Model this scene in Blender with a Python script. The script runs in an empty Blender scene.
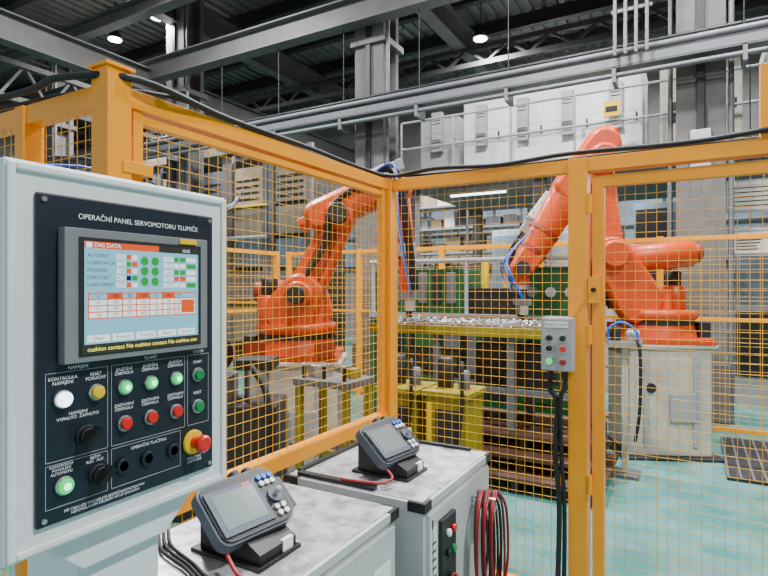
import bpy, math, random
from mathutils import Vector, Matrix
random.seed(7)
C=bpy.context.scene.collection
G=-0.28   # floor level while building; everything is lifted at the end so the floor is z=0
CU=0.8699; SU=0.4933
def S(r,f):  # survey metres (right, forward of the tripod) -> building X,Y
    return (CU*r-SU*f, SU*r+CU*f)
MATS={}
def mat(name,col,rough=0.5,metal=0.0,var=0.12,scale=6.0,emit=None,es=1.0,col2=None,bump=0.0,thr=None,coat=0):
    m=bpy.data.materials.new(name); m.use_nodes=True
    nt=m.node_tree; b=nt.nodes['Principled BSDF']
    b.inputs['Roughness'].default_value=rough; b.inputs['Metallic'].default_value=metal
    b.inputs['Coat Weight'].default_value=coat
    c=(*col,1)
    if emit:
        b.inputs['Base Color'].default_value=c
        b.inputs['Emission Color'].default_value=(*emit,1); b.inputs['Emission Strength'].default_value=es
    elif var>0:
        tc=nt.nodes.new('ShaderNodeTexCoord'); n=nt.nodes.new('ShaderNodeTexNoise')
        n.inputs['Scale'].default_value=scale; n.inputs['Detail'].default_value=6; n.inputs['Roughness'].default_value=0.65
        nt.links.new(tc.outputs['Object'],n.inputs['Vector'])
        r=nt.nodes.new('ShaderNodeValToRGB')
        t=thr or (0.3,0.7)
        r.color_ramp.elements[0].position=t[0]; r.color_ramp.elements[1].position=t[1]
        d=col2 if col2 else tuple(x*(1-var*2.2) for x in col)
        r.color_ramp.elements[0].color=(*d,1); r.color_ramp.elements[1].color=c
        nt.links.new(n.outputs['Fac'],r.inputs['Fac']); nt.links.new(r.outputs['Color'],b.inputs['Base Color'])
        if bump>0:
            bp=nt.nodes.new('ShaderNodeBump'); bp.inputs['Strength'].default_value=bump; bp.inputs['Distance'].default_value=0.01
            nt.links.new(n.outputs['Fac'],bp.inputs['Height']); nt.links.new(bp.outputs['Normal'],b.inputs['Normal'])
    else: b.inputs['Base Color'].default_value=c
    MATS[name]=m; return m
mat('yellow',(1.0,0.36,0.0),0.38,0,0.05,5,coat=0.1)
mat('wire_yellow',(0.90,0.42,0.004),0.5,0,0.06,5)
mat('orange',(0.80,0.070,0.001),0.38,0,0.12,4,coat=0.15)
mat('orange_dk',(0.36,0.03,0.002),0.5,0,0.15,6)
mat('panelwhite',(0.82,0.83,0.85),0.4,0,0.03,8)
mat('navy',(0.008,0.014,0.026),0.45,0,0.1,10)
mat('bezel',(0.26,0.27,0.28),0.4,0.3,0.05,8)
mat('black',(0.005,0.005,0.006),0.42,0,0.1,8)
mat('rubber',(0.008,0.008,0.009),0.6,0,0.1,8)
mat('dkgrey',(0.022,0.023,0.025),0.5,0.1,0.15,6)
mat('grey',(0.15,0.155,0.165),0.5,0.1,0.12,4)
mat('ltgrey',(0.42,0.43,0.45),0.5,0,0.08,4)
mat('steel',(0.60,0.60,0.61),0.30,0.85,0.12,14)
mat('cabtop',(0.72,0.72,0.74),0.30,0.5,0.24,16,bump=0.1,thr=(0.38,0.58))
mat('cabside',(0.56,0.57,0.58),0.45,0.0,0.10,5)
mat('cream',(0.68,0.63,0.52),0.55,0,0.18,3)
mat('beige',(0.25,0.22,0.17),0.6,0,0.16,2)
mat('olive',(0.36,0.28,0.01),0.55,0,0.2,5)
mat('green',(0.012,0.13,0.03),0.5,0,0.25,3)
mat('teal',(0.04,0.23,0.21),0.33,0,0.3,2.2,col2=(0.14,0.31,0.295),bump=0.04,thr=(0.38,0.60))
mat('wood',(0.11,0.05,0.026),0.7,0,0.25,5)
mat('cardboard',(0.30,0.20,0.10),0.8,0,0.12,2)
mat('cardboard2',(0.42,0.33,0.22),0.8,0,0.12,2)
mat('concrete',(0.15,0.147,0.14),0.8,0,0.18,2.0,bump=0.1)
mat('beam',(0.115,0.113,0.108),0.6,0.1,0.14,2)
mat('beamdk',(0.035,0.034,0.033),0.6,0.1,0.15,2)
mat('ceil',(0.19,0.18,0.168),0.6,0.0,0.14,1)
mat('wall',(0.22,0.218,0.21),0.8,0,0.15,1)
mat('winglass',(0.20,0.30,0.38),0.15,0,0.25,0.7)
mat('white',(0.88,0.88,0.87),0.5,0,0.05,3)
mat('paper',(0.85,0.85,0.83),0.7,0,0.02,3)
mat('blue',(0.01,0.11,0.6),0.4,0,0.05,3)
mat('red',(0.70,0.005,0.004),0.3,0,0.03,3,coat=0.3)
mat('redcable',(0.30,0.008,0.012),0.45,0,0.1,3)
mat('knobyellow',(0.90,0.55,0.0),0.35,0,0.03,3)
mat('greenbtn',(0.003,0.25,0.06),0.3,0,0.03,3)
mat('hosegreen',(0.12,0.5,0.03),0.4,0,0.05,3)
mat('padgrey',(0.07,0.085,0.115),0.5,0,0.06,8)
mat('padscreen',(0.16,0.20,0.20),0.2,0,0.05,8)
mat('lampgreen',(0.01,0.4,0.12),0.3,emit=(0.0,1.0,0.16),es=0.9)
mat('lampcore',(0.5,0.9,0.7),0.3,emit=(0.35,1.0,0.6),es=2.5)
mat('lampwhite',(0.9,0.9,1),0.3,emit=(0.75,0.85,1.0),es=4)
mat('highbay',(1,1,1),0.3,emit=(1.0,0.98,0.94),es=25)
mat('addedtube',(1,1,1),0.3,emit=(0.9,0.96,1.0),es=6)
mat('scr',(0.05,0.1,0.1),0.3,emit=(0.26,0.68,0.90),es=0.95)
mat('scr_or',(0.1,0.05,0.02),0.3,emit=(1.0,0.08,0.004),es=0.9)
mat('scr_wh',(0.1,0.1,0.1),0.3,emit=(0.90,1.0,1.0),es=1.3)
mat('scr_gn',(0.02,0.1,0.02),0.3,emit=(0.0,0.42,0.05),es=0.8)
mat('scr_bl',(0.0,0.0,0.03),0.3,emit=(0.0,0.012,0.22),es=0.4)
mat('scr_foot',(0.02,0.02,0.01),0.3,emit=(0.02,0.025,0.03),es=0.8)
mat('txtwhite',(0.85,0.87,0.9),0.6,0,0)
mat('txtblack',(0.01,0.01,0.01),0.6,0,0)
mat('txtyel',(0.9,0.7,0.1),0.6,emit=(0.9,0.85,0.12),es=1.0)

class MB:
    def __init__(s,name,bevel=0.0,stretch=True):
        s.name=name; s.v=[]; s.f=[]; s.m=[]; s.sm=[]; s.mats=[]; s.T=Matrix.Identity(4); s.bevel=bevel; s.st=stretch
    def mi(s,k):
        if k not in s.mats: s.mats.append(k)
        return s.mats.index(k)
    def V(s,pts):
        i=len(s.v); s.v+= [tuple(s.T@Vector(p)) for p in pts]; return i
    def F(s,f,k,sm=False):
        s.f.append(f); s.m.append(s.mi(k)); s.sm.append(sm)
    def box(s,x0,x1,y0,y1,z0,z1,k):
        i=s.V([(x0,y0,z0),(x1,y0,z0),(x1,y1,z0),(x0,y1,z0),(x0,y0,z1),(x1,y0,z1),(x1,y1,z1),(x0,y1,z1)])
        for q in ((0,3,2,1),(4,5,6,7),(0,1,5,4),(1,2,6,5),(2,3,7,6),(3,0,4,7)):
            s.F([i+a for a in q],k)
    def cb(s,c,d,k):
        s.box(c[0]-d[0]/2,c[0]+d[0]/2,c[1]-d[1]/2,c[1]+d[1]/2,c[2]-d[2]/2,c[2]+d[2]/2,k)
    def rbox(s,c,d,R,k):
        T=s.T; s.T=T@Matrix.Translation(c)@R.to_4x4(); s.cb((0,0,0),d,k); s.T=T
    def beam(s,a,b,w,h,k):
        a=Vector(a);b=Vector(b); q=(b-a).to_track_quat('X','Z'); L=(b-a).length
        s.rbox((a+b)/2,(L,w,h),q.to_matrix(),k)
    def cyl(s,a,b,r1,k,r2=None,n=20,caps=True,bev=0.0):
        a=Vector(a);b=Vector(b); r2=r1 if r2 is None else r2
        q=(b-a).to_track_quat('Z','Y').to_matrix(); L=(b-a).length
        rings=[(0,r1),(L,r2)]
        if bev>0: rings=[(0,r1-bev),(bev,r1),(L-bev,r2),(L,r2-bev)]
        def ring(t,r): return [a+q@Vector((r*math.cos(2*math.pi*j/n),r*math.sin(2*math.pi*j/n),t)) for j in range(n)]
        idx=[s.V(ring(t,r)) for t,r in rings]
        for u,w in zip(idx,idx[1:]):
            for j in range(n): s.F([u+j,u+(j+1)%n,w+(j+1)%n,w+j],k,n>5)
        if caps:
            i=s.V(ring(*rings[0])); s.F([i+j for j in range(n)][::-1],k)
            i=s.V(ring(*rings[-1])); s.F([i+j for j in range(n)],k)
    def sph(s,c,r,k,n=16,sq=(1,1,1)):
        c=Vector(c); m=n//2; rows=[]
        for a in range(m+1):
            t=math.pi*a/m
            rows.append(s.V([c+Vector((r*sq[0]*math.sin(t)*math.cos(2*math.pi*j/n),r*sq[1]*math.sin(t)*math.sin(2*math.pi*j/n),r*sq[2]*math.cos(t))) for j in range(n)]))
        for a in range(m):
            for j in range(n):
                s.F([rows[a]+j,rows[a+1]+j,rows[a+1]+(j+1)%n,rows[a]+(j+1)%n],k,True)
    def tube(s,pts,r,k,n=8,sub=6):
        P=[Vector(p) for p in pts]
        if sub>1 and len(P)>2:
            Q=[]
            for i in range(len(P)-1):
                p0=P[max(i-1,0)];p1=P[i];p2=P[i+1];p3=P[min(i+2,len(P)-1)]
                for j in range(sub):
                    t=j/sub
                    Q.append(0.5*((2*p1)+(p2-p0)*t+(2*p0-5*p1+4*p2-p3)*t*t+(3*p1-p0-3*p2+p3)*t**3))
            Q.append(P[-1]); P=Q
        prev=None; rows=[]
        for i,p in enumerate(P):
            d=(P[min(i+1,len(P)-1)]-P[max(i-1,0)]).normalized()
            if prev is None:
                up=Vector((0,0,1)) if abs(d.z)<0.9 else Vector((1,0,0))
                nrm=d.cross(up).normalized()
            else:
                nrm=(prev-d*prev.dot(d)).normalized()
            prev=nrm; bn=d.cross(nrm)
            rows.append(s.V([p+nrm*(r*math.cos(2*math.pi*j/n))+bn*(r*math.sin(2*math.pi*j/n)) for j in range(n)]))
        for u,w in zip(rows,rows[1:]):
            for j in range(n): s.F([u+j,u+(j+1)%n,w+(j+1)%n,w+j],k,True)
        s.F([rows[0]+j for j in range(n)][::-1],k); s.F([rows[-1]+j for j in range(n)],k)
    def link(s,p1,r1,p2,r2,y0,y1,k,b=0.03,n=12):
        dx=p2[0]-p1[0]; dz=p2[1]-p1[1]; d=math.hypot(dx,dz); ph=math.atan2(dz,dx)
        def outl(e,y):
            a=r1-e;c=r2-e; al=math.acos(max(-1,min(1,(a-c)/d))); o=[]
            for j in range(n+1):
                t=ph+al+(2*math.pi-2*al)*j/n; o.append((p1[0]+a*math.cos(t),y,p1[1]+a*math.sin(t)))
            for j in range(n+1):
                t=ph-al+2*al*j/n; o.append((p2[0]+c*math.cos(t),y,p2[1]+c*math.sin(t)))
            return o
        b=min(b,r1*0.4,r2*0.4)
        idx=[s.V(outl(b,y0)),s.V(outl(0,y0+b)),s.V(outl(0,y1-b)),s.V(outl(b,y1))]
        N=2*(n+1)
        for u,w in zip(idx,idx[1:]):
            for j in range(N): s.F([u+j,u+(j+1)%N,w+(j+1)%N,w+j],k,True)
        i=s.V(outl(b,y0)); s.F([i+j for j in range(N)],k)
        i=s.V(outl(b,y1)); s.F([i+j for j in range(N)][::-1],k)
    def prism(s,poly,x0,x1,k,axis='X'):
        def p(a,b,t): return {'X':(t,a,b),'Y':(a,t,b),'Z':(a,b,t)}[axis]
        i=s.V([p(a,b,x0) for a,b in poly]); j=s.V([p(a,b,x1) for a,b in poly]); n=len(poly)
        s.F([i+t for t in range(n)][::-1],k); s.F([j+t for t in range(n)],k)
        for t in range(n): s.F([i+t,i+(t+1)%n,j+(t+1)%n,j+t],k)
    def done(s,parent=None):
        if s.st: s.v=[(v[0],v[1],v[2]+G) if -0.001<v[2]<0.031 else v for v in s.v]
        me=bpy.data.meshes.new(s.name)
        xs=[v[0] for v in s.v]; ys=[v[1] for v in s.v]; zs=[v[2] for v in s.v]
        o0=Vector(((min(xs)+max(xs))/2,(min(ys)+max(ys))/2,min(zs)))
        me.from_pydata([tuple(Vector(v)-o0) for v in s.v],[],s.f)
        for k in s.mats: me.materials.append(MATS[k])
        me.polygons.foreach_set('material_index',s.m); me.polygons.foreach_set('use_smooth',s.sm)
        me.update(); me.validate()
        ob=bpy.data.objects.new(s.name,me); ob.location=o0; C.objects.link(ob)
        if s.bevel>0:
            md=ob.modifiers.new('bevel','BEVEL'); md.width=s.bevel; md.segments=2; md.limit_method='ANGLE'; md.angle_limit=math.radians(50)
        if parent: attach(ob,parent)
        return ob
def attach(ob,p):
    ob.parent=p; ob.matrix_parent_inverse=Matrix.Translation(-p.location)
def txt(name,s,loc,size,k,parent,facing='X',align='CENTER',R=None,ls=1.0):
    cu=bpy.data.curves.new(name,'FONT'); cu.body=s; cu.size=size; cu.align_x=align; cu.align_y='CENTER'; cu.space_line=ls
    cu.materials.append(MATS[k]); ob=bpy.data.objects.new(name,cu); C.objects.link(ob)
    ob.location=loc
    if R is not None: ob.rotation_euler=R.to_euler()
    elif facing=='X': ob.rotation_euler=(math.pi/2,0,math.pi/2)
    else: ob.rotation_euler=(math.pi/2,0,0)
    attach(ob,parent); return ob

# ---------------------------------------------------------------- shell
b=MB('floor',stretch=False); b.box(-22,9,-4,18,G-0.1,G,'teal'); b.done()
b=MB('wall_back'); b.box(-22,9,17,17.2,0,8.6,'wall'); b.done()
b=MB('wall_left'); b.box(-22.2,-22,-4,17,0,8.6,'wall'); b.done()
b=MB('wall_right'); b.box(9,9.2,-4,17,0,8.6,'wall'); b.done()
b=MB('ceiling')
b.box(-22,9,-4,17.2,8.6,8.7,'ceil')
x=-22
while x<9:
    b.box(x,x+0.12,-4,17,8.53,8.6,'ceil'); x+=0.3
b.done()
def ibeam(b,a,c,h,w,k,t=0.03):
    a=Vector(a);c=Vector(c)
    b.beam(a+Vector((0,0,h/2)),c+Vector((0,0,h/2)),w,t,k); b.beam(a-Vector((0,0,h/2)),c-Vector((0,0,h/2)),w,t,k)
    b.beam(a,c,t,h,k)
b=MB('roof_girder')
for x in (-20.4,-15.3,-10.2,-5.1,0.05,5.2): ibeam(b,(x,-3.9,7.75),(x,16.9,7.75),0.6,0.32,'beam')
b.done()
b=MB('roof_purlin')
y=-3.5
while y<17:
    ibeam(b,(-21.9,y,8.32),(8.9,y,8.32),0.30,0.18,'beamdk'); y+=1.75
b.done()
def truss(name,a,c,h,k,w=0.12,pan=1.0):
    b=MB(name); a=Vector(a);c=Vector(c); L=(c-a).length; n=int(L/pan); H=Vector((0,0,h))
    b.beam(a,c,w,w,k); b.beam(a+H,c+H,w,w,k)
    for i in range(n):
        p=a+(c-a)*(i/n); q=a+(c-a)*((i+1)/n); m=(p+q)/2
        b.beam(p,m+H,w*.5,w*.5,k); b.beam(m+H,q,w*.5,w*.5,k)
    b.done()
truss('crane_walkway_truss',(-11.6,-3.9,5.2),(-11.6,16.8,5.2),0.7,'beam',0.10,0.9)
truss('roof_truss',(-21.9,12.9,7.0),(8.9,12.9,7.0),0.4,'beamdk')
for nm,a,c,h,w in (('crane_runway_beam',(-21.9,8.18,6.35),(8.9,8.18,6.35),0.42,0.28),('crane_runway_beam',(-21.9,7.2,7.1),(8.9,7.2,7.1),0.28,0.24),('crane_side_beam',(-10.75,-3.9,6.15),(-10.75,16.8,6.15),0.5,0.3)):
    b=MB(nm); ibeam(b,a,c,h,w,'beam'); b.done()
for i,x in enumerate((-15.3,-10.2,-5.1,0.05,5.2)):
    b=MB('column',0.01)
    b.box(x-0.29,x+0.29,8.45,8.56,0,8.5,'concrete'); b.box(x-0.29,x+0.29,8.92,9.03,0,8.5,'concrete')
    b.box(x-0.09,x+0.09,8.5,9.0,0,8.5,'concrete')
    b.box(x-0.34,x+0.34,8.4,9.08,0.02,0.5,'concrete'); b.box(x-0.36,x+0.36,8.38,9.1,5.85,5.97,'beam')
    b.cyl((x+0.35,8.5,0.01),(x+0.35,8.5,8.3),0.035,'grey',n=10); b.cyl((x-0.36,8.6,2),(x-0.36,8.6,8.3),0.03,'grey',n=10)
    b.box(x-0.12,x+0.12,8.38,8.45,3.1,3.6,'ltgrey'); b.box(x-0.05,x+0.05,8.4,8.45,3.6,8.0,'dkgrey')
    b.done()
b=MB('cable_tray')
b.box(-15,7,8.05,8.09,4.5,4.62,'grey'); b.box(-15,7,8.33,8.37,4.5,4.62,'grey'); b.box(-15,7,8.05,8.37,4.49,4.51,'grey')
for z,y,r,k in ((4.72,8.12,0.045,'grey'),(4.70,8.25,0.06,'grey'),(4.40,8.1,0.035,'grey'),(4.86,8.3,0.03,'dkgrey')):
    b.cyl((-15,y,z),(7,y,z),r,k,n=10)
x=-14.5
while x<7:
    b.box(x,x+0.05,8.05,8.37,4.3,4.5,'grey'); b.cyl((x+.02,8.2,4.5),(x+.02,8.2,6.12),.008,'dkgrey',n=6); x+=1.5
b.done()
b=MB('vertical_pipe_run')
for i in range(4): b.cyl((-0.95+i*0.13,7.96,4.62),(-0.95+i*0.13,7.96,8.53),0.022,'grey',n=8)
for z in (5.2,6.0,6.8,7.6): b.box(-1.0,-0.5,7.98,8.01,z,z+0.04,'grey')
b.done()
LP=[]
def highbay(r,f,z=7.3,e=330):
    x,y=S(r,f); b=MB('highbay_lamp')
    b.cyl((x,y,z),(x,y,z+0.22),0.20,'dkgrey',r2=0.08,n=20); b.cyl((x,y,z-0.02),(x,y,z),0.15,'highbay',n=20)
    b.cyl((x,y,z+0.2),(x,y,8.55),0.012,'dkgrey',n=6); b.done(); LP.append((x,y,z,e))
highbay(2.24,12.8); highbay(0.50,14.5,6.45); highbay(-6.6,13.5,7.6,450); highbay(-3.5,9.0); highbay(7.3,11.5)
highbay(-0.8,3.3); highbay(4,5.5); highbay(4.9,16.2,7.2); highbay(-8,18,7.3,400); highbay(3.6,-0.5,7,420); highbay(1.2,6.2,7.3,330)  # last two are unseen, added to brighten the operator panel and mezzanine cabinets
highbay(-5.1,12.4,7.6,200)

# ---------------------------------------------------------------- background
b=MB('transfer_press_line',0.01)
x=-16.5; i=0
while x<-8.6:
    w=1.3
    b.box(x,x+w-.04,9.95,11.2,0,4.6,'dkgrey')
    b.box(x,x+.14,9.85,9.95,0,4.75,'grey'); b.box(x+w-.18,x+w-.04,9.85,9.95,0,4.75,'grey')
    for (z0,z1,k) in ((.2,1.1,'beige'),(1.2,1.9,'grey'),(2.0,2.65,'winglass'),(2.75,3.4,'beige'),(3.5,4.4,('beige','grey','cardboard2')[i%3])):
        b.box(x+.18,x+w-.22,9.90,9.96,z0,z1,k)
    for z in (3.6,3.75,3.9,4.05): b.box(x+.25,x+w-.3,9.885,9.90,z,z+.06,'dkgrey')
    x+=w; i+=1
b.box(-16.5,-8.7,9.8,9.9,1.12,1.18,'yellow'); b.box(-16.5,-8.7,9.75,9.95,4.75,4.95,'beige')
b.cyl((-16.5,9.82,2.7),(-8.7,9.82,2.7),.05,'ltgrey',n=10); b.cyl((-16.5,9.82,3.45),(-8.7,9.82,3.45),.03,'knobyellow',n=10)
b.done()
b=MB('storage_shelf')
for x in (-8.0,-6.6,-5.2,-3.8): 
    b.box(x,x+0.06,13.5,13.56,0,4.0,'grey'); b.box(x,x+0.06,14.2,14.26,0,4.0,'grey')
for z in (0.5,1.15,1.8,2.45,3.1,3.7):
    b.box(-8,-3.7,13.5,14.26,z-0.05,z,'ltgrey')
    x=-7.9
    while x<-4:
        w=random.uniform(0.2,0.5); h=random.uniform(0.2,0.5)
        b.box(x,x+w,13.6,14.1,z,z+h,random.choice(['cardboard2','white','dkgrey','winglass','grey','cardboard','grey'])); x+=w+random.uniform(.03,.2)
b.done()
b=MB('mezzanine_platform')
b.box(-4.9,6,9.2,13.2,3.42,3.6,'beam'); b.box(-4.9,6,9.16,9.2,3.36,3.6,'ltgrey')
for x in (-4.7,-2.3,2.4,5.0):
    b.box(x-0.1,x+0.1,9.3,9.5,0,3.42,'beam'); b.box(x-0.1,x+0.1,12.9,13.1,0,3.42,'beam')
b.done()
b=MB('platform_railing')
for z in (4.1,4.6): b.cyl((-4.85,9.22,z),(5.9,9.22,z),0.022,'ltgrey',n=8)
x=-4.85
while x<6: b.cyl((x,9.22,3.605),(x,9.22,4.6),0.02,'ltgrey',n=8); x+=1.05
b.done()
for x0,x1,h,k in ((-4.7,-3.9,1.15,'ltgrey'),(-3.8,-0.75,1.6,'white'),(-0.5,0.6,1.5,'cream'),(0.9,2.6,1.6,'white')):
    b=MB('electrical_cabinet',0.01)
    b.box(x0,x1,9.75,10.9,3.6,3.6+h,k); n=max(1,round((x1-x0)/0.8)); w=(x1-x0)/n
    for i in range(n):
        a=x0+i*w
        b.box(a+0.02,a+w-0.02,9.735,9.75,3.66,3.6+h-0.05,k)
        if k=='cream':
            b.box(a+w*.35,a+w*.8,9.72,9.735,4.7,4.95,'paper'); b.box(a+w*.1,a+w*.3,9.70,9.735,4.1,4.4,'dkgrey')
        elif w>0.6:
            b.box(a+w*.36,a+w*.62,9.62,9.735,4.1,4.85,'ltgrey')
            for j in range(4): b.box(a+w*.39,a+w*.59,9.612,9.62,4.16+j*0.05,4.172+j*0.05,'dkgrey')
            for j in range(3): b.box(a+w*.39,a+w*.59,9.612,9.62,4.62+j*0.06,4.635+j*0.06,'dkgrey')
        b.box(a+w-0.1,a+w-0.07,9.72,9.735,4.2,4.35,'black')
    b.done()
b=MB('mark_board'); b.box(-1.25,-1.02,9.1,9.15,4.15,4.38,'knobyellow'); b.box(-1.22,-1.05,9.09,9.1,4.22,4.3,'black'); b.done()
for i,(x0,x1,y0,y1,h,k) in enumerate(((-3.4,-1.2,10.2,11.6,2.6,'ltgrey'),(-0.9,0.3,10.0,11.5,2.9,'winglass'),(0.5,2.1,10.0,11.5,2.4,'ltgrey'),(2.6,4.4,10.2,11.5,2.8,'grey'))):
    b=MB('press_cabinet',0.01)
    b.box(x0,x1,y0,y1,0,h,k); n=max(2,int((x1-x0)/0.5)); w=(x1-x0)/n
    for j in range(n):
        b.box(x0+j*w+.03,x0+(j+1)*w-.03,y0-0.03,y0,0.15,h*0.48,random.choice([k,'dkgrey','white'])); b.box(x0+j*w+.03,x0+(j+1)*w-.03,y0-0.03,y0,h*0.52,h-.1,random.choice(['winglass','dkgrey',k]))
        b.box(x0+j*w+.06,x0+j*w+.09,y0-0.05,y0-.03,h*.3,h*.36,'black')
    b.done()
b=MB('added_tube_lamp')  # lamps added to brighten the space under the mezzanine
for x in (-3.6,-1.2,1.2,3.6): b.box(x-.6,x+.6,9.9,9.98,3.30,3.42,'ltgrey'); b.cyl((x-.55,9.94,3.28),(x+.55,9.94,3.28),.02,'addedtube',n=10)
b.done()
for i,(x,z,w,h) in enumerate(((0.35,2.55,0.9,0.45),(1.45,2.5,0.6,0.6),(0.4,1.95,0.5,0.35))):
    b=MB('notice_board'); b.box(x,x+w,9.10,9.14,z,z+h,'ltgrey'); b.box(x+.03,x+w-.03,9.09,9.10,z+.03,z+h-.03,'paper')
    for j in range(5): b.box(x+.08,x+w-.12-random.random()*.1,9.085,9.09,z+.08+j*(h-.14)/5,z+.095+j*(h-.14)/5,'dkgrey')
    b.cyl((x+w/2,9.12,z+h),(x+w/2,9.12,4.6),.008,'dkgrey',n=6)
    b.done()
b=MB('window_1')
b.box(-20,8,16.9,16.99,2.2,5.4,'winglass')
x=-20
while x<8: b.box(x,x+0.08,16.85,16.9,2.2,5.4,'beamdk'); x+=1.2
for z in (2.2,3.2,4.3,5.35): b.box(-20,8,16.85,16.9,z,z+0.07,'beamdk')
b.done()

# ---------------------------------------------------------------- fences
def mesh_panel(b,ax,fix,a0,a1,z0,z1,pitch=0.05,r=0.0021):
    def P(a,z,o=0): return (a,fix+o,z) if ax=='X' else (fix+o,a,z)
    n=max(1,round((a1-a0)/pitch))
    for i in range(1,n):
        a=a0+(a1-a0)*i/n; b.cyl(P(a,z0),P(a,z1),r,'wire_yellow',n=4,caps=False)
    n=max(1,round((z1-z0)/pitch))
    for i in range(1,n):
        z=z0+(z1-z0)*i/n; b.cyl(P(a0,z,r*1.6),P(a1,z,r*1.6),r,'wire_yellow',n=4,caps=False)
FX=-1.757; FY=3.142; GB=G+0.05
b=MB('fence_side_panel',0.003,stretch=False)
b.box(FX-0.045,FX+0.045,1.145,1.235,G,2.25,'yellow'); b.box(FX-0.055,FX+0.055,1.135,1.245,2.25,2.262,'yellow')
b.box(FX-0.05,FX+0.05,FY-0.05,FY+0.05,G,2.2,'yellow')
b.box(FX-0.08,FX+0.08,1.11,1.27,G,G+0.012,'yellow'); b.box(FX-0.08,FX+0.08,FY-.08,FY+.08,G,G+0.012,'yellow')
b.box(FX-0.03,FX+0.03,1.235,FY-0.05,2.135,2.2,'yellow'); b.box(FX-0.035,FX+0.035,1.235,FY-0.05,0.63,0.70,'yellow'); b.box(FX-0.03,FX+0.03,1.235,FY-0.05,GB,GB+.06,'yellow')
b.box(FX-0.02,FX+0.02,1.26,1.30,0.7,2.135,'yellow'); b.box(FX-0.02,FX+0.02,FY-0.1,FY-0.06,0.7,2.135,'yellow')
b.box(FX-0.02,FX+0.02,1.30,FY-0.1,2.09,2.12,'yellow')
mesh_panel(b,'Y',FX,1.28,FY-0.08,0.70,2.11); mesh_panel(b,'Y',FX,1.24,FY-0.05,GB+.06,0.63)
for z in (1.0,1.9): b.box(FX+0.02,FX+0.05,1.2,1.32,z,z+0.04,'yellow')
b.done()
b=MB('fence_gate_side_panel',0.003,stretch=False)
b.box(FX+0.055,-0.605,FY-0.03,FY+0.03,2.13,2.2,'yellow'); b.box(FX+0.055,-0.605,FY-0.03,FY+0.03,GB,GB+.06,'yellow')
mesh_panel(b,'X',FY,FX+0.055,-0.605,GB+.06,2.13)
b.done()
b=MB('gate_frame',0.003,stretch=False)
b.box(-0.605,-0.505,FY-0.05,FY+0.05,G,2.2,'yellow'); b.box(-0.64,-0.47,FY-.08,FY+.08,G,G+0.012,'yellow')
b.box(-0.505,1.3,FY-0.04,FY+0.04,2.125,2.2,'yellow')
b.box(1.2,1.3,FY-0.05,FY+0.05,G,2.2,'yellow')
b.box(0.262,0.322,FY-0.03,FY+0.03,2.2,2.55,'yellow')
b.done()
b=MB('gate',0.003,stretch=False)
b.box(-0.485,-0.425,FY-.025,FY+.025,GB,2.10,'yellow'); b.box(1.12,1.18,FY-.025,FY+.025,GB,2.10,'yellow'); b.box(-0.425,1.12,FY-.025,FY+.025,2.04,2.10,'yellow'); b.box(-0.425,1.12,FY-.025,FY+.025,GB,GB+.06,'yellow')
mesh_panel(b,'X',FY,-0.425,1.12,GB+.06,2.04)
b.box(-0.50,-0.44,FY-0.06,FY-0.03,1.42,1.56,'yellow'); b.cyl((-0.47,FY-0.10,1.49),(-0.47,FY-0.05,1.49),0.012,'black',n=10)
for z in (0.4,1.2,1.9): b.cyl((-0.495,FY-0.045,z),(-0.495,FY-0.045,z+0.1),0.014,'yellow',n=10)
b.done()
b=MB('fence_rear_return',0.003,stretch=False)
b.box(-5.0,FX-0.05,1.16,1.22,2.13,2.2,'yellow'); b.box(-5.0,FX-0.05,1.16,1.22,GB,GB+.06,'yellow')
b.box(-2.30,-2.24,1.15,1.23,G,2.2,'yellow'); b.box(-3.6,-3.5,1.14,1.24,G,2.2,'yellow'); b.box(-5.1,-5.0,1.14,1.24,G,2.25,'yellow')
mesh_panel(b,'X',1.19,-5.0,FX-0.05,GB+.06,2.13)
b.done()
b=MB('far_fence',0.003,stretch=False)
x=-6.4
while x<4.5:
    b.box(x-0.04,x+0.04,7.76,7.84,G,2.15,'yellow')
    if x+1.5<4.6:
        b.box(x+.04,x+1.46,7.78,7.82,2.08,2.14,'yellow'); b.box(x+.04,x+1.46,7.78,7.82,GB,GB+.05,'yellow'); b.box(x+.04,x+1.46,7.78,7.82,1.1,1.14,'yellow')
        mesh_panel(b,'X',7.8,x+.04,x+1.46,GB+.05,2.08,0.1,0.003)
    x+=1.5
b.done()
b=MB('far_side_fence',0.003,stretch=False)
y=1.19
while y<7.6:
    b.box(-6.54,-6.46,y-.04,y+.04,G,2.15,'yellow')
    if y+1.6<7.7: 
        b.box(-6.52,-6.48,y+.04,y+1.56,2.08,2.14,'yellow'); b.box(-6.52,-6.48,y+.04,y+1.56,1.1,1.14,'yellow'); mesh_panel(b,'Y',-6.5,y+.04,y+1.56,GB,2.08,0.1,0.003)
    y+=1.6
b.done()
b=MB('overhead_cable')
b.tube([(-4.8,1.1,2.23),(-3,1.12,2.26),(-2.2,1.13,2.235),(-1.9,1.10,2.225),(-1.69,1.25,2.225),(-1.72,1.7,2.215),(-1.73,2.3,2.22),(-1.74,2.8,2.215),(-1.70,3.1,2.22),(-1.4,3.12,2.24),(-1.0,3.11,2.215),(-0.6,3.12,2.235),(0,3.11,2.22),(0.6,3.09,2.25),(1.2,3.12,2.22)],0.013,'rubber',n=8)
b.tube([(-4.8,1.14,2.235),(-2.5,1.16,2.22),(-1.75,1.32,2.215),(-1.76,2.0,2.215),(-1.75,3.0,2.22),(-1.3,3.16,2.215),(-0.3,3.16,2.215),(1.2,3.18,2.215)],0.008,'rubber',n=8)
b.done()

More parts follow.
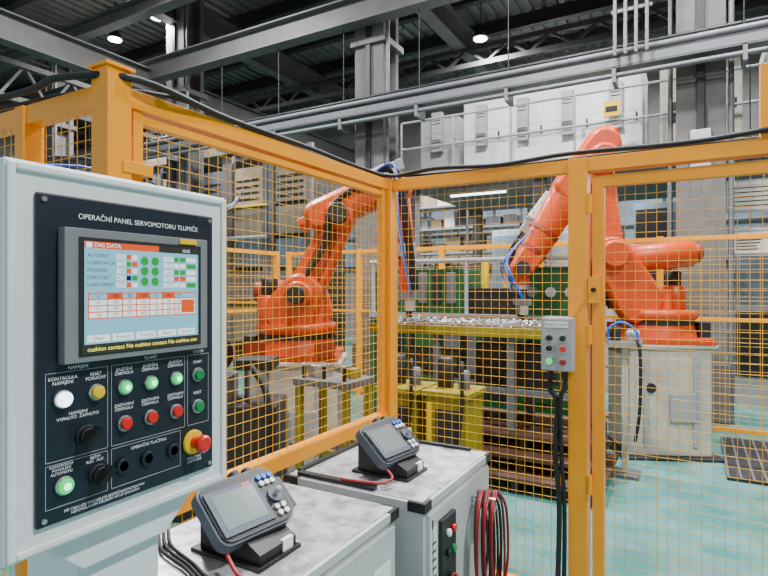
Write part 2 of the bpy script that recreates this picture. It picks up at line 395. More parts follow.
# ---------------------------------------------------------------- operator panel
PX=-0.84; PY=0.45
b=MB('operator_panel',0.004,stretch=False)
b.box(PX-0.24,PX-0.008,PY-0.04,PY+0.379,1.104,1.686,'panelwhite')
b.box(PX-0.262,PX-0.24,PY-0.03,PY+0.37,1.12,1.67,'panelwhite')
b.box(PX-0.008,PX,PY,PY+0.338,1.144,1.642,'navy')
b.box(PX-0.008,PX-0.002,PY-0.038,PY-0.026,1.108,1.682,'panelwhite'); b.box(PX-0.008,PX-0.002,PY+0.365,PY+0.377,1.108,1.682,'panelwhite')
b.box(PX-0.008,PX-0.002,PY-0.026,PY+0.365,1.670,1.682,'panelwhite'); b.box(PX-0.008,PX-0.002,PY-0.026,PY+0.365,1.108,1.120,'panelwhite')
b.box(PX-0.20,PX-0.05,PY+0.09,PY+0.25,G+0.02,1.104,'panelwhite'); b.box(PX-0.3,PX+0.08,PY-0.02,PY+0.36,G,G+0.02,'panelwhite')
b.prism([(PY+0.02,1.104),(PY+0.32,1.104),(PY+0.25,1.04),(PY+0.09,1.04)],PX-0.22,PX-0.03,'panelwhite')
for z in (1.16,1.4,1.63): b.cyl((PX-0.12,PY-0.04,z),(PX-0.12,PY-0.046,z),0.008,'black',n=12)
for a in (0.01,0.328):
    for z in (1.154,1.632): b.cyl((PX,PY+a,z),(PX+0.003,PY+a,z),0.004,'steel',n=10)
panel=b.done()
def child(name,bev=0.0): return MB(name,bev)
b=child('hmi_bezel',0.004)
b.box(PX,PX+0.018,PY+0.031,PY+0.307,1.385,1.592,'bezel')
b.box(PX+0.018,PX+0.0195,PY+0.052,PY+0.290,1.394,1.579,'dkgrey')
b.box(PX+0.018,PX+0.0215,PY+0.240,PY+0.279,1.5805,1.5895,'knobyellow')
b.done(panel)
b=child('hmi_screen')
X1=PX+0.0205
b.box(PX+0.02,X1,PY+0.060,PY+0.282,1.412,1.573,'scr')
def sb(a0,a1,z0,z1,k,l=1): b.box(X1,X1+0.0003*l,PY+a0,PY+a1,z0,z1,k)
sb(0.060,0.282,1.5625,1.573,'scr_or'); sb(0.195,0.282,1.5625,1.573,'scr_foot',1.3); sb(0.0625,0.072,1.5635,1.5715,'scr_wh',2)
for i in range(5):
    z=1.551-i*0.0115
    sb(0.114,0.130,z-.004,z+.004,'scr_wh'); sb(0.132,0.140,z-.004,z+.004,('scr_or','scr_gn','scr_or','scr_bl','scr_or')[i]); sb(0.142,0.152,z-.004,z+.004,('scr_wh','scr_or','scr_wh','scr_gn','scr_wh')[i])
    sb(0.205,0.225,z-.004,z+.004,'scr_wh'); sb(0.227,0.237,z-.004,z+.004,('scr_gn','scr_wh','scr_gn','scr_or','scr_wh')[i]); sb(0.240,0.252,z-.004,z+.004,('scr_gn','scr_wh','scr_gn','scr_or','scr_wh')[i]); sb(0.255,0.276,z-.004,z+.004,('scr_wh','scr_gn','scr_wh','scr_wh','scr_gn')[i])
for i in range(3): 
    for j in range(2):
        a=0.166+j*0.021; z=1.546-i*0.0175
        b.cyl((X1,PY+a,z),(X1+0.0005,PY+a,z),0.0076,'scr_gn',n=18)
sb(0.066,0.276,1.452,1.482,'scr_wh')
for z in (1.492,1.482,1.472,1.462,1.452): sb(0.066,0.276,z-.0009,z+.0009,'scr_or',2)
for a in (0.066,0.098,0.124,0.150,0.176,0.202,0.228,0.276): sb(a-.0008,a+.0008,1.452,1.492,'scr_or',2)
sb(0.098,0.124,1.482,1.492,'scr_or',1.4); sb(0.150,0.176,1.482,1.492,'scr_or',1.4); sb(0.202,0.228,1.482,1.492,'scr_or',1.4)
sb(0.243,0.272,1.455,1.479,'scr_or',1.5)
for i in range(5): sb(0.064+i*0.043,0.102+i*0.043,1.415,1.426,'scr_wh')
b.box(X1,X1+0.0003,PY+0.055,PY+0.287,1.396,1.412,'scr_foot')
b.done(panel)
tx=PX+0.0218
txt('hmi_header','DAS DATA',(tx,PY+0.075,1.5675),0.0095,'scr_wh',panel,align='LEFT')
txt('hmi_header_mode','12:45',(tx,PY+0.253,1.5675),0.0080,'scr_wh',panel)
for i,t in enumerate(('AUTOMAT','CUSHION ON','PRESSURE','FORCE SET','LOAD SPEED')):
    txt('hmi_row_%d'%i,t,(tx,PY+0.063,1.551-i*0.0115),0.0078,'scr_bl',panel,align='LEFT')
for i,t in enumerate(('0.0','12.5','160','42.0','350')):
    txt('hmi_val_%d'%i,t,(tx,PY+0.122,1.551-i*0.0115),0.0078,'scr_bl',panel); txt('hmi_set_%d'%i,t,(tx,PY+0.215,1.551-i*0.0115),0.0078,'scr_bl',panel)
for r in range(4):
    for c,a in enumerate((0.082,0.111,0.137,0.163,0.189,0.215,0.2355)):
        txt('hmi_cell',str([1,180,20,130,0,45,10][c]+r*5),(tx,PY+a,1.487-r*0.010),0.0085,'scr_bl',panel)
for i,t in enumerate(('Main','Position','Process','Alarm','Service')):
    txt('hmi_tab_%d'%i,t,(tx,PY+0.083+i*0.043,1.4205),0.0088,'scr_bl',panel)
txt('hmi_footer','cushion contact No cushion contact No cushion con',(tx,PY+0.171,1.404),0.0100,'txtyel',panel)
tp=PX+0.0012
txt('panel_title','OPERAČNÍ PANEL SERVOMOTORU TLUMIČE',(tp,PY+0.180,1.612),0.0118,'txtwhite',panel)
b=child('engraved_lines')
def rect(a0,a1,z0,z1,t=0.0008):
    e=PX+0.0006
    b.box(PX,e,PY+a0,PY+a1,z1-t,z1,'ltgrey'); b.box(PX,e,PY+a0,PY+a1,z0,z0+t,'ltgrey')
    b.box(PX,e,PY+a0,PY+a0+t,z0,z1,'ltgrey'); b.box(PX,e,PY+a1-t,PY+a1,z0,z1,'ltgrey')
rect(0.012,0.112,1.238,1.372); rect(0.118,0.268,1.238,1.372); rect(0.274,0.326,1.238,1.372); rect(0.012,0.112,1.168,1.234); rect(0.118,0.258,1.168,1.234)
b.done(panel)
def lab(n,t,a,z,s=0.0074): txt('label_'+n,t,(tp,PY+a,z),s,'txtwhite',panel,ls=0.95)
lab('napajeni','NAPÁJENÍ',0.062,1.377); lab('cerpadlo','TLUMIČ',0.193,1.377); lab('system','SYSTÉM',0.30,1.377)
lab('a','KONTROLKA\nNAPÁJENÍ',0.038,1.359); lab('b','RESET\nPORUCHY',0.091,1.359)
for a in (0.141,0.192,0.246): lab('c','SPUŠTĚNÍ\nČERPADLA',a,1.360,0.0070); lab('d','ZASTAVENÍ\nČERPADLA',a,1.300,0.0070)
lab('e','START',0.298,1.357); lab('f','RESET',0.298,1.298)
lab('g','NAPÁJENÍ\nVYPNUTO  ZAPNUTO',0.062,1.303,0.0068); lab('h','KONTROLKA\nPOVOLENÍ\nAUTOMATU',0.036,1.2245,0.0060); lab('i','REŽIM\nRUČ.  AUT.',0.090,1.226,0.0062)
lab('j','OPERAČNÍ TLAČÍTKA',0.19,1.226); lab('k','NOUZOVÉ\nZASTAVENÍ',0.29,1.172,0.0066)
lab('l','PŘI OBSLUZE DODRŽUJTE BEZPEČNOSTNÍ POKYNY\nNEPOVOLANÝM OSOBÁM VSTUP ZAKÁZÁN',0.11,1.156,0.0060)
b=child('buttons')
def btn(a,z,k,r=0.0105,h=0.012,ring='steel'):
    y=PY+a
    b.cyl((PX,y,z),(PX+0.006,y,z),r+0.003,ring,n=24,bev=0.001); b.cyl((PX+0.006,y,z),(PX+h,y,z),r,k,n=24,bev=0.002)
    if k=='lampgreen': b.cyl((PX+h,y,z),(PX+h+.0006,y,z),r*.5,'lampcore',n=18)
R1,R2,R3=1.333,1.272,1.201
btn(0.037,R1-.002,'lampwhite',0.0115); btn(0.091,R1,'knobyellow')
for a in (0.141,0.192,0.246): btn(a,R1,'lampgreen',0.010); btn(a,R2,'red')
btn(0.297,R1,'greenbtn'); btn(0.297,R2,'greenbtn')
btn(0.039,R3-.002,'lampgreen',0.0115)
def sel(a,z):
    btn(a,z,'black',0.013,0.014,'dkgrey'); y=PY+a
    T=b.T; b.T=Matrix.Translation((PX+0.021,y,z))@Matrix.Rotation(0.7,4,'X'); b.cb((0,0,0),(0.018,0.032,0.010),'black'); b.T=T
sel(0.073,1.268); sel(0.094,R3)
for a in (0.138,0.186,0.240): btn(a,R3,'black',0.010,0.004,'navy')
y=PY+0.285; z=1.206
b.cyl((PX,y,z),(PX+0.008,y,z),0.023,'knobyellow',n=28,bev=0.002); b.cyl((PX+0.008,y,z),(PX+0.025,y,z),0.011,'red',n=20); b.cyl((PX+0.025,y,z),(PX+0.038,y,z),0.0165,'red',n=28,bev=0.004)
b.done(panel)

# ---------------------------------------------------------------- controller cabinets
ZT=0.8
def cabinet(x0,x1,y0,y1,kind):
    b=MB('robot_controller_cabinet',0.006,stretch=False)
    b.box(x0+0.01,x1-0.01,y0+0.01,y1-0.01,G+0.1,ZT-0.03,'cabside')
    b.box(x0,x1,y0,y1,ZT-0.03,ZT-0.004,'cabside'); b.box(x0+0.012,x1-0.012,y0+0.012,y1-0.012,ZT-0.004,ZT,'cabtop')
    for yy in (y0,y1-0.05):
        for xx in (x0,x1-0.06): b.box(xx-0.002,xx+0.062,yy-0.002,yy+0.052,ZT-0.034,ZT-0.001,'black')
        for xx in (x0+.03,x1-0.08): b.box(xx,xx+0.05,yy,yy+0.05,G,G+0.1,'black')
    b.box(x1-0.01,x1+0.004,y0+0.03,y1-0.03,G+0.14,ZT-0.05,'cabside')
    b.box(x1+0.004,x1+0.008,y0+0.05,y0+0.053,G+0.16,ZT-0.07,'dkgrey')
    if kind==2:
        b.box(x1+0.004,x1+0.02,y0+0.10,y0+0.22,0.20,ZT-0.09,'dkgrey')
        for i,k in enumerate(('white','red','black','greenbtn')):
            b.cyl((x1+0.02,y0+0.14+(i%2)*0.045,0.66-(i//2)*0.07),(x1+0.034,y0+0.14+(i%2)*0.045,0.66-(i//2)*0.07),0.013,k,n=16,bev=.002)
        b.cyl((x1+0.02,y0+0.16,0.49),(x1+0.04,y0+0.16,0.49),0.026,'black',n=20,bev=.003); b.cb((x1+0.045,y0+0.16,0.49),(0.014,0.012,0.05),'red')
        b.box(x1+0.004,x1+0.006,y0+0.04,y0+0.085,0.42,0.70,'paper')
        for i in range(8): b.box(x1+0.006,x1+0.0066,y0+0.046,y0+0.078,0.45+i*.028,0.458+i*.028,'dkgrey')
        b.cyl((x1,y0+0.42,0.66),(x1+0.10,y0+0.42,0.66),0.012,'steel',n=10); b.cyl((x1,y0+0.42,0.69),(x1+0.10,y0+0.42,0.69),0.008,'steel',n=10)
        b.box(x0+.1,x0+.3,y0+0.006,y0+.01,.35,.6,'paper')
        b.box(x0+.02,x1-.08,y1-.035,y1-.015,ZT,ZT+.012,'black'); b.box(x0+.02,x0+.04,y0+.05,y1-.05,ZT,ZT+.012,'black'); b.box(x0+.05,x1-.2,y0+.012,y0+.04,ZT,ZT+.014,'black')
    else:
        for i in range(9): b.box(x1+0.004,x1+0.007,y0+0.12,y1-0.12,0.15+i*0.03,0.162+i*0.03,'dkgrey')
        b.box(x1+0.004,x1+0.006,y1-0.16,y1-0.06,0.58,0.66,'paper')
    return b.done()
c1=cabinet(-1.335,-0.829,0.86,1.555,1)
c2=cabinet(-1.345,-0.765,1.615,2.268,2)
b=MB('hanging_cable_coil')
for i in range(9):
    x=-0.735+i*0.008; w=0.06+0.014*(i%3); h=0.40+0.03*((i*2)%5); y=2.035+0.004*i
    b.tube([(x,y,0.715),(x+.01,y-w,0.62),(x+.015,y-w*1.05,0.715-h*.7),(x+.01,y,0.715-h),(x+.015,y+w*1.05,0.715-h*.7),(x+.01,y+w,0.62),(x,y+.001,0.715)],0.0055,'redcable' if i%3 else 'rubber',n=6)
b.done()

def pendant(cx,cy,parent_z):
    b=MB('teach_pendant',0.004,stretch=False)
    z=parent_z
    b.prism([(cx-0.10,z),(cx+0.11,z),(cx+0.11,z+0.035),(cx-0.05,z+0.12),(cx-0.10,z+0.12)],cy-0.065,cy+0.075,'black',axis='Y')
    b.box(cx+0.05,cx+0.113,cy+0.02,cy+0.06,z+0.01,z+0.04,'paper')
    b.box(cx-0.12,cx+0.12,cy-0.08,cy+0.085,z,z+0.01,'black')
    th=math.radians(40)
    upv=Vector((-math.cos(th),0,math.sin(th))); rt=Vector((0,1,0)); nr=rt.cross(upv)
    Rm=Matrix((rt,upv,nr)).transposed()
    b.T=Matrix.Translation((cx-0.0,cy,z+0.112))@Matrix.Rotation(math.radians(-8),4,'Z')@Rm.to_4x4()
    W=0.125;H=0.088
    out=[]
    def corner(px,py,r,a0):
        for j in range(6):
            t=math.radians(a0+90*j/5); out.append((px+r*math.cos(t),py+r*math.sin(t)))
    corner(W-.04,H-.035,.04,0); corner(-W+.03,H-.03,.03,90); corner(-W+.03,-H+.03,.03,180); corner(W-.05,-H+.05,.05,270)
    b.prism(out,-0.018,0.016,'padgrey',axis='Z')
    ins=[(p[0]*.95,p[1]*.93) for p in out]; b.prism(ins,0.016,0.021,'black',axis='Z')
    b.prism([(p[0]*.6-.02,p[1]*.7) for p in out],-0.05,-0.018,'black',axis='Z')
    b.box(-0.112,0.048,-0.068,0.060,0.021,0.026,'padgrey'); b.box(-0.098,0.035,-0.052,0.048,0.026,0.0268,'padscreen')
    b.box(0.003,0.03,0.050,0.057,0.026,0.0265,'red')
    b.cyl((0.085,-0.005,0.02),(0.085,-0.005,0.045),0.006,'ltgrey',n=12); b.cyl((0.085,-0.005,0.021),(0.085,-0.005,0.027),0.022,'padgrey',n=20); b.sph((0.085,-0.005,0.047),0.010,'ltgrey',n=12)
    for i in range(3):
        for j in range(2): b.cyl((0.065+i*0.019,0.038+j*0.019,0.02),(0.065+i*0.019,0.038+j*0.019,0.0272),0.0075,'white' if j==0 else 'blue',n=12)
    for i in range(2):
        for j in range(2): b.cyl((0.070+i*0.022,-0.04-j*0.019,0.02),(0.070+i*0.022,-0.04-j*0.019,0.0272),0.0075,'white',n=12)
    b.cyl((0.06,H-.005,0.0),(0.06,H+0.018,0.0),0.013,'black',n=14); b.cyl((0.02,H-.004,-.002),(0.02,H+0.02,-.002),0.016,'dkgrey',n=16)
    b.box(W-.012,W+.022,-0.05,0.05,-0.025,0.006,'black')
    b.T=Matrix.Identity(4)
    return b.done()
pendant(-1.05,1.10,ZT)
pendant(-1.02,1.84,ZT)
b=MB('pendant_cable',stretch=False)
b.tube([(-0.99,0.975,0.85),(-0.93,0.95,0.83),(-0.85,0.945,0.815),(-0.79,0.945,0.78),(-0.78,0.95,0.6),(-0.785,0.96,0.3),(-0.77,0.98,G+0.02)],0.0055,'redcable',n=8)
b.done()
b=MB('pendant_cable')
b.tube([(-0.96,1.715,0.85),(-0.93,1.70,0.83),(-0.95,1.66,0.822),(-1.0,1.64,0.822),(-1.1,1.63,0.82)],0.0055,'redcable',n=8)
b.done()
b=MB('cable_bundle')
for i in range(3):
    b.tube([(-1.31,1.03+i*.016,0.808),(-1.22,0.97+i*.015,0.810),(-1.1,0.94+i*.012,0.810),(-1.0,0.905+i*.012,0.810),(-0.9,0.90+i*.008,0.808)],0.005,'rubber',n=6)
b.done()
# ---------------------------------------------------------------- button box on fence
b=MB('gate_control_box',0.004)
x0,x1,z0,z1=-0.725,-0.565,1.06,1.34; y1=3.085; y0=2.99
b.box(x0,x1,y0,y1,z0,z1,'ltgrey'); b.box(x0+.005,x1-.005,y0-.004,y0,z0+.005,z1-.005,'ltgrey')
b.box(x0+.02,x1-.02,y0-.006,y0-.004,z1-.05,z1-.02,'paper')
for i,(dx,z,k) in enumerate(((0.045,1.235,'black'),(0.115,1.235,'dkgrey'),(0.045,1.18,'black'),(0.115,1.18,'red'),(0.045,1.11,'lampgreen'),(0.115,1.11,'redcable'))):
    b.cyl((x0+dx,y0-.004,z),(x0+dx,y0-.010,z),0.021,'steel',n=20); b.cyl((x0+dx,y0-.01,z),(x0+dx,y0-.026,z),0.016,k,n=20,bev=.003)
for dx in (0.04,0.115): b.cyl((x0+dx,y0+.04,z0-.035),(x0+dx,y0+.04,z0),0.016,'black',n=14)
b.box(x0+.02,x1-.02,y1,3.115,z0+.05,z0+.08,'steel'); b.box(x0+.02,x1-.02,y1,3.115,z1-.08,z1-.05,'steel')
bx=b.done()
txt('box_label','ROBOT STOP',(-0.645,2.9835,1.305),0.018,'txtblack',bx,facing='Y')
b=MB('control_box_cable',stretch=False)
b.tube([(-0.685,3.03,1.03),(-0.685,3.03,0.95),(-0.65,3.03,0.88),(-0.66,3.04,0.6),(-0.64,3.04,0.3),(-0.655,3.04,G+0.02)],0.014,'rubber')
b.tube([(-0.61,3.03,1.03),(-0.605,3.02,0.97),(-0.63,3.02,0.9),(-0.63,3.045,0.6),(-0.615,3.05,0.3),(-0.62,3.05,G+0.02)],0.012,'rubber')
b.done()

# ---------------------------------------------------------------- robots
def robot(r,f,basez,hd,Sh,El,Wr,tip,bkl=0.30,far=0.16,balz=0.02,la=(0.21,0.18),hs=0.18):
    x,y=S(r,f)
    b=MB('industrial_robot_arm',0.008,stretch=False)
    b.T=Matrix.Translation((x,y,0))@Matrix.Rotation(hd,4,'Z')
    z=basez; sg=1 if El[0]>0 else -1
    b.cb((0,0,z+0.03),(0.88,0.82,0.06),'orange'); b.cyl((0,0,z+0.06),(0,0,z+0.20),0.40,'orange',r2=0.36,n=32)
    b.cyl((0,0,z+0.20),(0,0,z+0.25),0.37,'dkgrey',n=32); b.cyl((0,0,z+0.25),(0,0,z+0.35),0.40,'orange',n=32,bev=.02)
    for s in (-1,1): b.cb((0.32*s,-0.42,z+0.12),(0.18,0.06,0.14),'orange_dk')
    b.cb((-0.44*sg,0,z+0.14),(0.12,0.3,0.16),'dkgrey')
    for j in range(8): b.cyl((0.38*math.cos(j*.785+.4),0.36*math.sin(j*.785+.4),z+.06),(0.38*math.cos(j*.785+.4),0.36*math.sin(j*.785+.4),z+.085),.025,'dkgrey',n=8)
    sx,sz=Sh
    b.link((sx*0.4-0.05*sg,z+0.46),0.25,(sx,sz),0.20,-0.30,-0.14,'orange'); b.link((sx*0.4+0.05,z+0.46),0.25,(sx,sz),0.20,0.12,0.28,'orange')
    b.cb((sx*0.4-0.02,0,z+0.46),(0.52,0.5,0.22),'orange')
    b.cyl((sx,-0.48,sz),(sx,-0.30,sz),0.125,'orange',n=24,bev=.02); b.cyl((sx,-0.60,sz),(sx,-0.48,sz),0.085,'dkgrey',n=20,bev=.01)
    b.cyl((sx,0.28,sz),(sx,0.40,sz),0.15,'orange',n=24,bev=.02)
    mx=-0.24*sg
    b.cyl((mx,-0.16,z+0.3),(mx,-0.16,z+0.62),0.12,'orange',n=20,bev=.02); b.cyl((mx,-0.16,z+0.62),(mx,-0.16,z+0.78),0.08,'dkgrey',n=20,bev=.01)
    b.cyl((-0.36*sg,0.06,sz+balz),(sx,0.06,sz-0.05),0.15,'orange',n=24,bev=.03); b.cyl((-0.43*sg,0.06,sz+balz),(-0.34*sg,0.06,sz+balz),0.10,'orange_dk',n=20,bev=.01)
    ex,ez=El
    b.link((sx,sz),la[0],(ex,ez),la[1],-0.13,0.11,'orange'); b.link((sx*.75+ex*.25,sz*.75+ez*.25),0.09,(sx*.25+ex*.75,sz*.25+ez*.75),0.07,-0.145,-0.12,'orange_dk',b=.01)
    b.cyl((ex,-0.30,ez),(ex,0.28,ez),0.9*hs,'orange',n=28,bev=.03); b.cyl((ex,-0.40,ez),(ex,-0.30,ez),0.10,'dkgrey',n=20,bev=.01)
    wx,wz=Wr; d=Vector((wx-ex,wz-ez)); L=d.length; d/=L
    bk=(ex-d.x*bkl,ez-d.y*bkl); nv=(-d.y,d.x); up=1 if nv[1]>0 else -1
    o=(nv[0]*0.09*up,nv[1]*0.09*up)
    b.link((bk[0]+o[0],bk[1]+o[1]),hs,(ex+d.x*.40+o[0],ez+d.y*.40+o[1]),hs,-0.20,0.20,'orange',b=.05)
    p0=(ex+o[0]+d.x*.36,ez+o[1]+d.y*.36)
    b.cyl((p0[0],0,p0[1]),(wx,0,wz),far,'orange',r2=far*.78,n=28)
    for s in (-0.09,0.09):
        b.cyl((bk[0]+o[0]-d.x*0.22,s,bk[1]+o[1]-d.y*0.22),(bk[0]+o[0],s,bk[1]+o[1]),0.065,'orange',n=18,bev=.01)
    for t in (0.6,0.85): 
        c=(p0[0]*(1-t)+wx*t,p0[1]*(1-t)+wz*t); b.cyl((c[0],0,c[1]),(c[0]+d.x*.05,0,c[1]+d.y*.05),far*(1-.2*t)+.008,'orange_dk',n=28)
    b.link((wx-d.x*.05,wz-d.y*.05),0.14,(wx+d.x*.12,wz+d.y*.12),0.12,-0.15,0.15,'orange'); wx2,wz2=wx+d.x*.12,wz+d.y*.12
    b.cyl((wx2,-0.18,wz2),(wx2,0.18,wz2),0.085,'dkgrey',n=20,bev=.01)
    tx_,tz=tip; v=Vector((tx_-wx2,0,tz-wz2)); l=v.length; v/=l
    a=Vector((wx2,0,wz2)); b.cyl(a,a+v*l*.5,0.095,'orange',n=20,bev=.01); b.cyl(a+v*l*.5,a+v*l*.62,0.11,'steel',n=24)
    e=a+v*l; b.cyl(a+v*l*.62,e,0.08 if l>.7 else .06,'orange' if l>.7 else 'dkgrey',n=16)
    b.cb((e.x,0,e.z),(0.16,0.44,0.07),'grey')
    for s in (-0.19,0,0.19):
        b.cb((e.x,s,e.z-0.08),(0.09,0.05,0.12),'steel'); b.cyl((e.x,s,e.z-0.2),(e.x,s,e.z-0.13),0.025,'black',r2=0.015,n=12)
    n2=Vector((nv[0]*up,0,nv[1]*up))
    P=[Vector((sx-.1*sg,-0.2,z+.35)),Vector((sx,-0.24,sz+.1)),Vector((ex*.6+sx*.4,-0.26,ez*.6+sz*.4)),Vector((ex,-0.30,ez-.02))+n2*.12,Vector((ex+d.x*.4,-0.24,ez+d.y*.4))+n2*.16,Vector((wx-d.x*.2,-0.2,wz-d.y*.2))+n2*.18,Vector((wx2,-.2,wz2))+n2*.12,e+Vector((0.04,-.12,.04))]
    b.tube(P,0.028,'rubber'); b.tube([p+Vector((.03,-.04,.03)) for p in P],0.016,'rubber')
    for k,s in (('blue',.05),('blue',-.05),('blue',.12),('blue',-.2),('ltgrey',-.12)):
        b.tube([Vector((wx-d.x*.3,s,wz-d.y*.3))+n2*.16,a+n2*.2+Vector((0,s*2,0)),(a+e)/2+n2*.18+Vector((0,s*3,0)),e+Vector((0,s*2,.03))],0.010,k,n=6)
    c=Vector((p0[0]*.6+wx*.4,-0.06,p0[1]*.6+wz*.4))+n2*.17
    b.rbox(c,(0.34,0.2,0.12),Matrix.Rotation(-math.atan2(d.y,d.x),3,'Y'),'white')
    b.rbox(c+Vector((d.x*.28,0,d.y*.28)),(0.14,0.12,0.10),Matrix.Rotation(-math.atan2(d.y,d.x),3,'Y'),'steel')
    b.T=Matrix.Identity(4)
    return b.done()
A0=math.atan2(SU,CU)
robot(-0.87,5.5,0.81,A0,(0.08,1.44),(0.44,2.20),(0.92,2.42),(1.12,1.42),0.18,0.15,la=(0.18,0.14),hs=0.155)
robot(3.02,6.1,0.91,A0+math.pi-0.12,(0.54,1.86),(0.62,2.90),(1.40,1.82),(1.46,1.34),0.16,0.20,la=(0.18,0.14),hs=0.19)
def pedestal(r,f,h,w,hd):
    x,y=S(r,f); b=MB('robot_pedestal',0.01,stretch=False); b.T=Matrix.Translation((x,y,G))@Matrix.Rotation(hd,4,'Z'); h-=G
    b.cb((0,0,h/2),(w,w*.9,h-0.06),'cream'); b.cb((0,0,h-0.02),(w+.1,w,0.04),'cream'); b.cb((0,0,0.015),(w+.2,w+.1,0.03),'dkgrey')
    for s in (-1,1): b.cb((s*w*.3,-w*.45-.01,h*.5),(0.05,0.02,h*.8),'ltgrey')
    b.cyl((-0.2,-w*.45-.03,h*.62),(-0.2,-w*.45,h*.62),0.05,'dkgrey',n=16); b.cb((.12,-w*.45-.02,h*.45),(.26,.03,.3),'ltgrey')
    b.T=Matrix.Identity(4); b.done()
pedestal(-0.87,5.5,0.81,0.86,A0); pedestal(3.02,6.1,0.91,0.82,A0-.1)

# ---------------------------------------------------------------- cell furniture
def place(name,r,f,hd=A0,bev=0.006,z=0,stretch=True):
    x,y=S(r,f); b=MB(name,bev,stretch); b.T=Matrix.Translation((x,y,z))@Matrix.Rotation(hd,4,'Z'); return b
ST=G+0.45
b=MB('step_platform',0.004,stretch=False)
for l,(x0,y0) in enumerate(((-3.1,4.66),(-3.05,4.80),(-3.0,4.94))):
    z=G+l*.15; n=int((5.95-y0)/.2)
    for j in range(n+1):
        ya=y0+j*.2
        if ya+.18<5.96: b.box(x0,-.66-l*.06,ya,ya+.18,z+.11,z+.15,'wood')
    for xx in (x0+.05,-2.2,-1.4,-.85): b.box(xx,xx+.07,y0+.03,5.93,z,z+.11,'dkgrey')
b.done()
b=MB('parts_conveyor',0.004,stretch=False)
cx0,cx1,cy0,cy1=-3.0,-0.82,5.0,5.8
b.box(cx0,cx1,cy0,cy1,1.05,1.10,'steel'); b.box(cx0,cx1,cy0-.03,cy0,1.04,1.13,'olive'); b.box(cx0,cx1,cy1,cy1+.03,1.04,1.13,'olive')
for x in (cx0+.1,-2.25,-1.5,cx1-.1):
    for y in (cy0+.05,cy1-.05): b.box(x-.035,x+.035,y-.035,y+.035,ST,1.05,'grey')
b.box(cx0+.1,cx1-.1,cy0+.03,cy0+.08,0.5,0.56,'grey'); b.box(cx0+.1,cx1-.1,cy1-.08,cy1-.03,0.5,0.56,'grey')
b.cyl((cx0+.3,cy0-.03,.9),(cx0+.3,cy0-.25,.9),.08,'dkgrey',n=18)
b.box(-1.9,-1.2,5.2,5.6,.56,.95,'dkgrey'); b.cyl((-2.7,5.3,.75),(-2.1,5.3,.75),.12,'grey',n=20,bev=.01)
for i in range(12): b.box(cx0+.08+i*.18,cx0+.10+i*.18,cy0,cy1,1.10,1.16,'grey')
b.done()
b=MB('steel_parts')
for i in range(420):
    x=random.uniform(cx0+.06,cx1-.1); y=random.uniform(cy0+.06,cy1-.06); a=random.uniform(0,6.3); t=random.uniform(-.3,.6)
    dv=Vector((math.cos(a)*math.cos(t),math.sin(a)*math.cos(t),abs(math.sin(t))))*random.uniform(.04,.07); p=Vector((x,y,1.12+random.uniform(0,.04)))
    b.cyl(p,p+dv,0.014,random.choice(['steel','ltgrey','steel','grey']),n=8)
b.done()
b=MB('green_press_machine',0.01)
b.box(-3.9,-1.1,6.5,7.4,0,1.15,'green'); b.box(-3.9,-2.6,6.6,7.4,1.15,1.75,'green'); b.box(-1.9,-1.1,6.6,7.4,1.15,1.75,'green'); b.box(-2.6,-1.9,6.8,7.4,1.15,1.5,'dkgrey')
for i in range(5):
    x=-3.8+i*.5; b.box(x,x+.42,6.47,6.5,.15,1.0,('dkgrey','green','grey','dkgrey','green')[i])
for i in range(6): b.box(-3.8+i*.2,-3.68+i*.2,6.56,6.6,1.3,1.7,('dkgrey','grey')[i%2])
for i in range(3): b.cyl((-1.7+i*.22,6.55,1.45),(-1.7+i*.22,6.6,1.45),.06,'steel',n=14)
b.box(-3.9,-1.1,6.45,6.52,1.1,1.18,'steel')
for x in (-2.4,-2.1): b.cyl((x,6.9,1.5),(x,6.9,1.85),.05,'knobyellow',n=12)
b.cyl((-3.9,6.5,1.85),(-1.1,6.5,1.85),.03,'ltgrey',n=10)
for x in (-3.85,-2.5,-1.15): b.cyl((x,6.5,1.15),(x,6.5,1.85),.025,'ltgrey',n=10)
b.done()
for (r,f,w) in ((0.2,4.9,0.36),(0.60,4.70,0.36)):
    b=place('hydraulic_unit',r,f,0.0)
    b.cb((0,0,.30),(w,.40,.6),'olive'); b.cb((0,0,.62),(w+.06,.44,.05),'olive'); b.cyl((-.08,0,.64),(-.08,0,.90),.07,'dkgrey',n=18,bev=.01); b.cyl((.09,0,.64),(.09,0,.8),.05,'grey',n=18,bev=.01)
    b.cb((0.02,-.21,.35),(.2,.03,.3),'dkgrey'); b.cb((-w*.38,-.21,.3),(.04,.03,.5),'knobyellow'); b.tube([(.09,-.1,.8),(.15,-.2,.88),(.16,-.24,.5),(.12,-.25,.1)],.015,'rubber'); b.T=Matrix.Identity(4); b.done()
b=place('fixture_table',-0.38,4.17,0)
for sx in (-.21,.21):
    for sy in (-.15,.15): b.cb((sx,sy,.4),(.05,.05,.8),'olive')
b.cb((0,0,.80),(.5,.38,.05),'grey'); b.cb((0,-.16,.3),(.42,.03,.05),'olive'); b.cb((0,.16,.3),(.42,.03,.05),'olive'); b.cb((0,0,.3),(.42,.34,.02),'dkgrey')
b.cb((-.12,0,.87),(.12,.17,.09),'steel'); b.cb((.13,.05,.86),(.1,.1,.07),'olive')
for sx in (-.18,0,.18): b.cyl((sx,-.13,.825),(sx,-.13,.92),.016,'dkgrey',n=12); b.cb((sx,-.09,.925),(.03,.1,.02),'steel')
b.T=Matrix.Identity(4); b.done()
b=place('drive_unit',-1.22,4.42)
b.cb((0,0,.3),(.8,.5,.6),'dkgrey'); b.cb((-.2,0,.7),(.4,.4,.2),'grey'); b.cyl((-.2,-.2,.95),(-.2,.25,.95),.15,'dkgrey',n=24,bev=.02)
for i in range(6): b.cyl((-.2,-.15+i*.06,.95),(-.2,-.13+i*.06,.95),.165,'black',n=24)
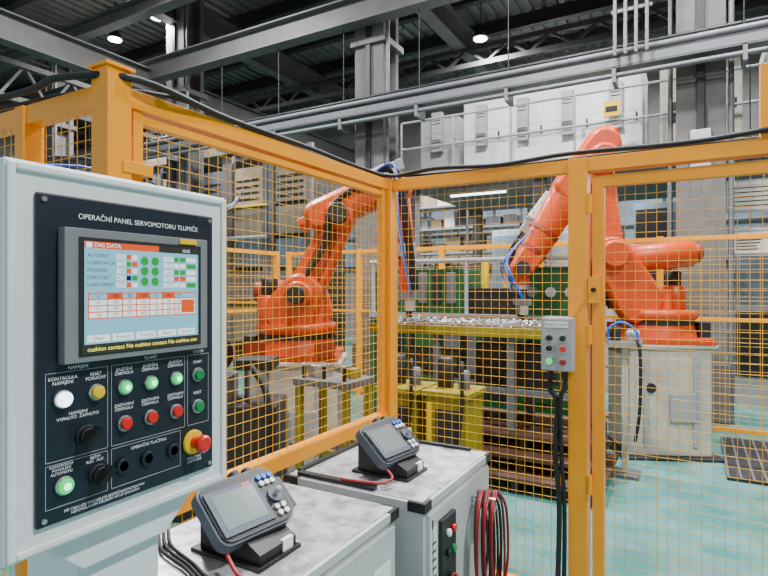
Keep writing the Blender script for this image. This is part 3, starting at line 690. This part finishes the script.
b.cyl((.2,0,.6),(.2,0,.85),.1,'steel',n=20); b.cb((.2,0,.9),(.3,.3,.08),'dkgrey'); b.tube([(.2,-.2,.9),(.33,-.26,.7),(.35,-.26,.3),(.3,-.26,.05)],.025,'rubber')
b.tube([(-.3,-.2,.9),(-.45,-.27,.8),(-.48,-.27,.4),(-.4,-.27,.05)],.03,'rubber')
b.T=Matrix.Identity(4); b.done()
b=place('tool_stand',-1.95,3.85)
b.cb((0,0,.6),(.08,.08,1.2),'dkgrey'); b.cb((0,0,1.22),(.4,.3,.05),'grey'); b.cb((0,0,.015),(.4,.4,.03),'dkgrey'); b.cb((-.05,0,1.34),(.22,.2,.2),'dkgrey'); b.cyl((.1,-.05,1.25),(.1,-.05,1.5),.04,'steel',n=14)
b.T=Matrix.Identity(4); b.done()
b=place('gripper_tool',2.30,5.25,0)
b.cb((0,0,.015),(.26,.26,.03),'grey'); b.cb((0,0,.5),(.06,.06,.94),'cream'); b.cb((0,0,.97),(.30,.24,.06),'steel')
b.cyl((-.08,-.05,1.0),(-.08,-.05,1.14),.05,'dkgrey',n=18,bev=.01); b.cyl((.07,0,1.0),(.07,0,1.1),.06,'ltgrey',n=18,bev=.01)
b.tube([(-.11,-.1,.95),(-.14,-.1,1.10),(-.02,-.12,1.18),(.10,-.1,1.10),(.12,-.1,.95)],.012,'blue'); b.tube([(.10,-.1,1.02),(.14,-.13,.9),(.14,-.14,.4),(.10,-.14,.08)],.015,'rubber')
b.T=Matrix.Identity(4); b.done()
b=MB('floor_grating',0.0,stretch=False); b.box(0.25,2.4,6.0,7.6,G,G+0.03,'dkgrey')
for i in range(22): b.box(0.25+i*.1,0.27+i*.1,6.0,7.6,G+0.03,G+0.04,'grey')
b.done()
b=MB('pneumatic_hose')
for i,k in enumerate(('hosegreen','blue','rubber')):
    p=[S(-2.6,3.0),S(-1.9,3.4),S(-1.3,4.1),S(-1.2,4.5)]; zz=[2.1,2.2,2.12,2.2]
    b.tube([(q[0]+.03*i,q[1],z+.05*i*(1 if j%2 else -.6)) for j,(q,z) in enumerate(zip(p,zz))],.008,k)
b.tube([(*S(-2.6,3.0),0.0),(*S(-2.6,3.0),2.2)],.025,'grey',sub=1); b.done()

# ---------------------------------------------------------------- light
w=bpy.data.worlds.new('World'); bpy.context.scene.world=w; w.use_nodes=True
w.node_tree.nodes['Background'].inputs[0].default_value=(0.88,0.94,1.0,1); w.node_tree.nodes['Background'].inputs[1].default_value=0.75
for (x,y,z,e) in LP:
    l=bpy.data.lights.new('highbay_light','AREA'); l.shape='DISK'; l.size=0.5; l.energy=e*1.6; l.color=(0.97,0.985,1.0)
    o=bpy.data.objects.new('highbay_light',l); o.location=(x,y,z-0.06); C.objects.link(o)
for x in (-3.6,-1.2,1.2,3.6):  # added fill for the machinery below the platform
    l=bpy.data.lights.new('added_tube_light','AREA'); l.shape='RECTANGLE'; l.size=1.1; l.size_y=0.1; l.energy=70; l.color=(0.9,0.96,1)
    o=bpy.data.objects.new('added_tube_light',l); o.location=(x,9.94,3.23); C.objects.link(o)
cam=bpy.data.cameras.new('Camera'); cam.lens=25.8; cam.sensor_width=36; cam.clip_end=100
co=bpy.data.objects.new('Camera',cam); co.location=(0,0,1.5); co.rotation_euler=(math.pi/2,0,math.radians(29.56)); C.objects.link(co)
bpy.context.scene.camera=co
# lift everything so the floor is z=0
for o in C.objects:
    if o.parent is None: o.location.z-=G
for o in C.objects:
    if o.parent is not None: o.matrix_parent_inverse=Matrix.Translation(-(o.parent.location+Vector((0,0,G))))
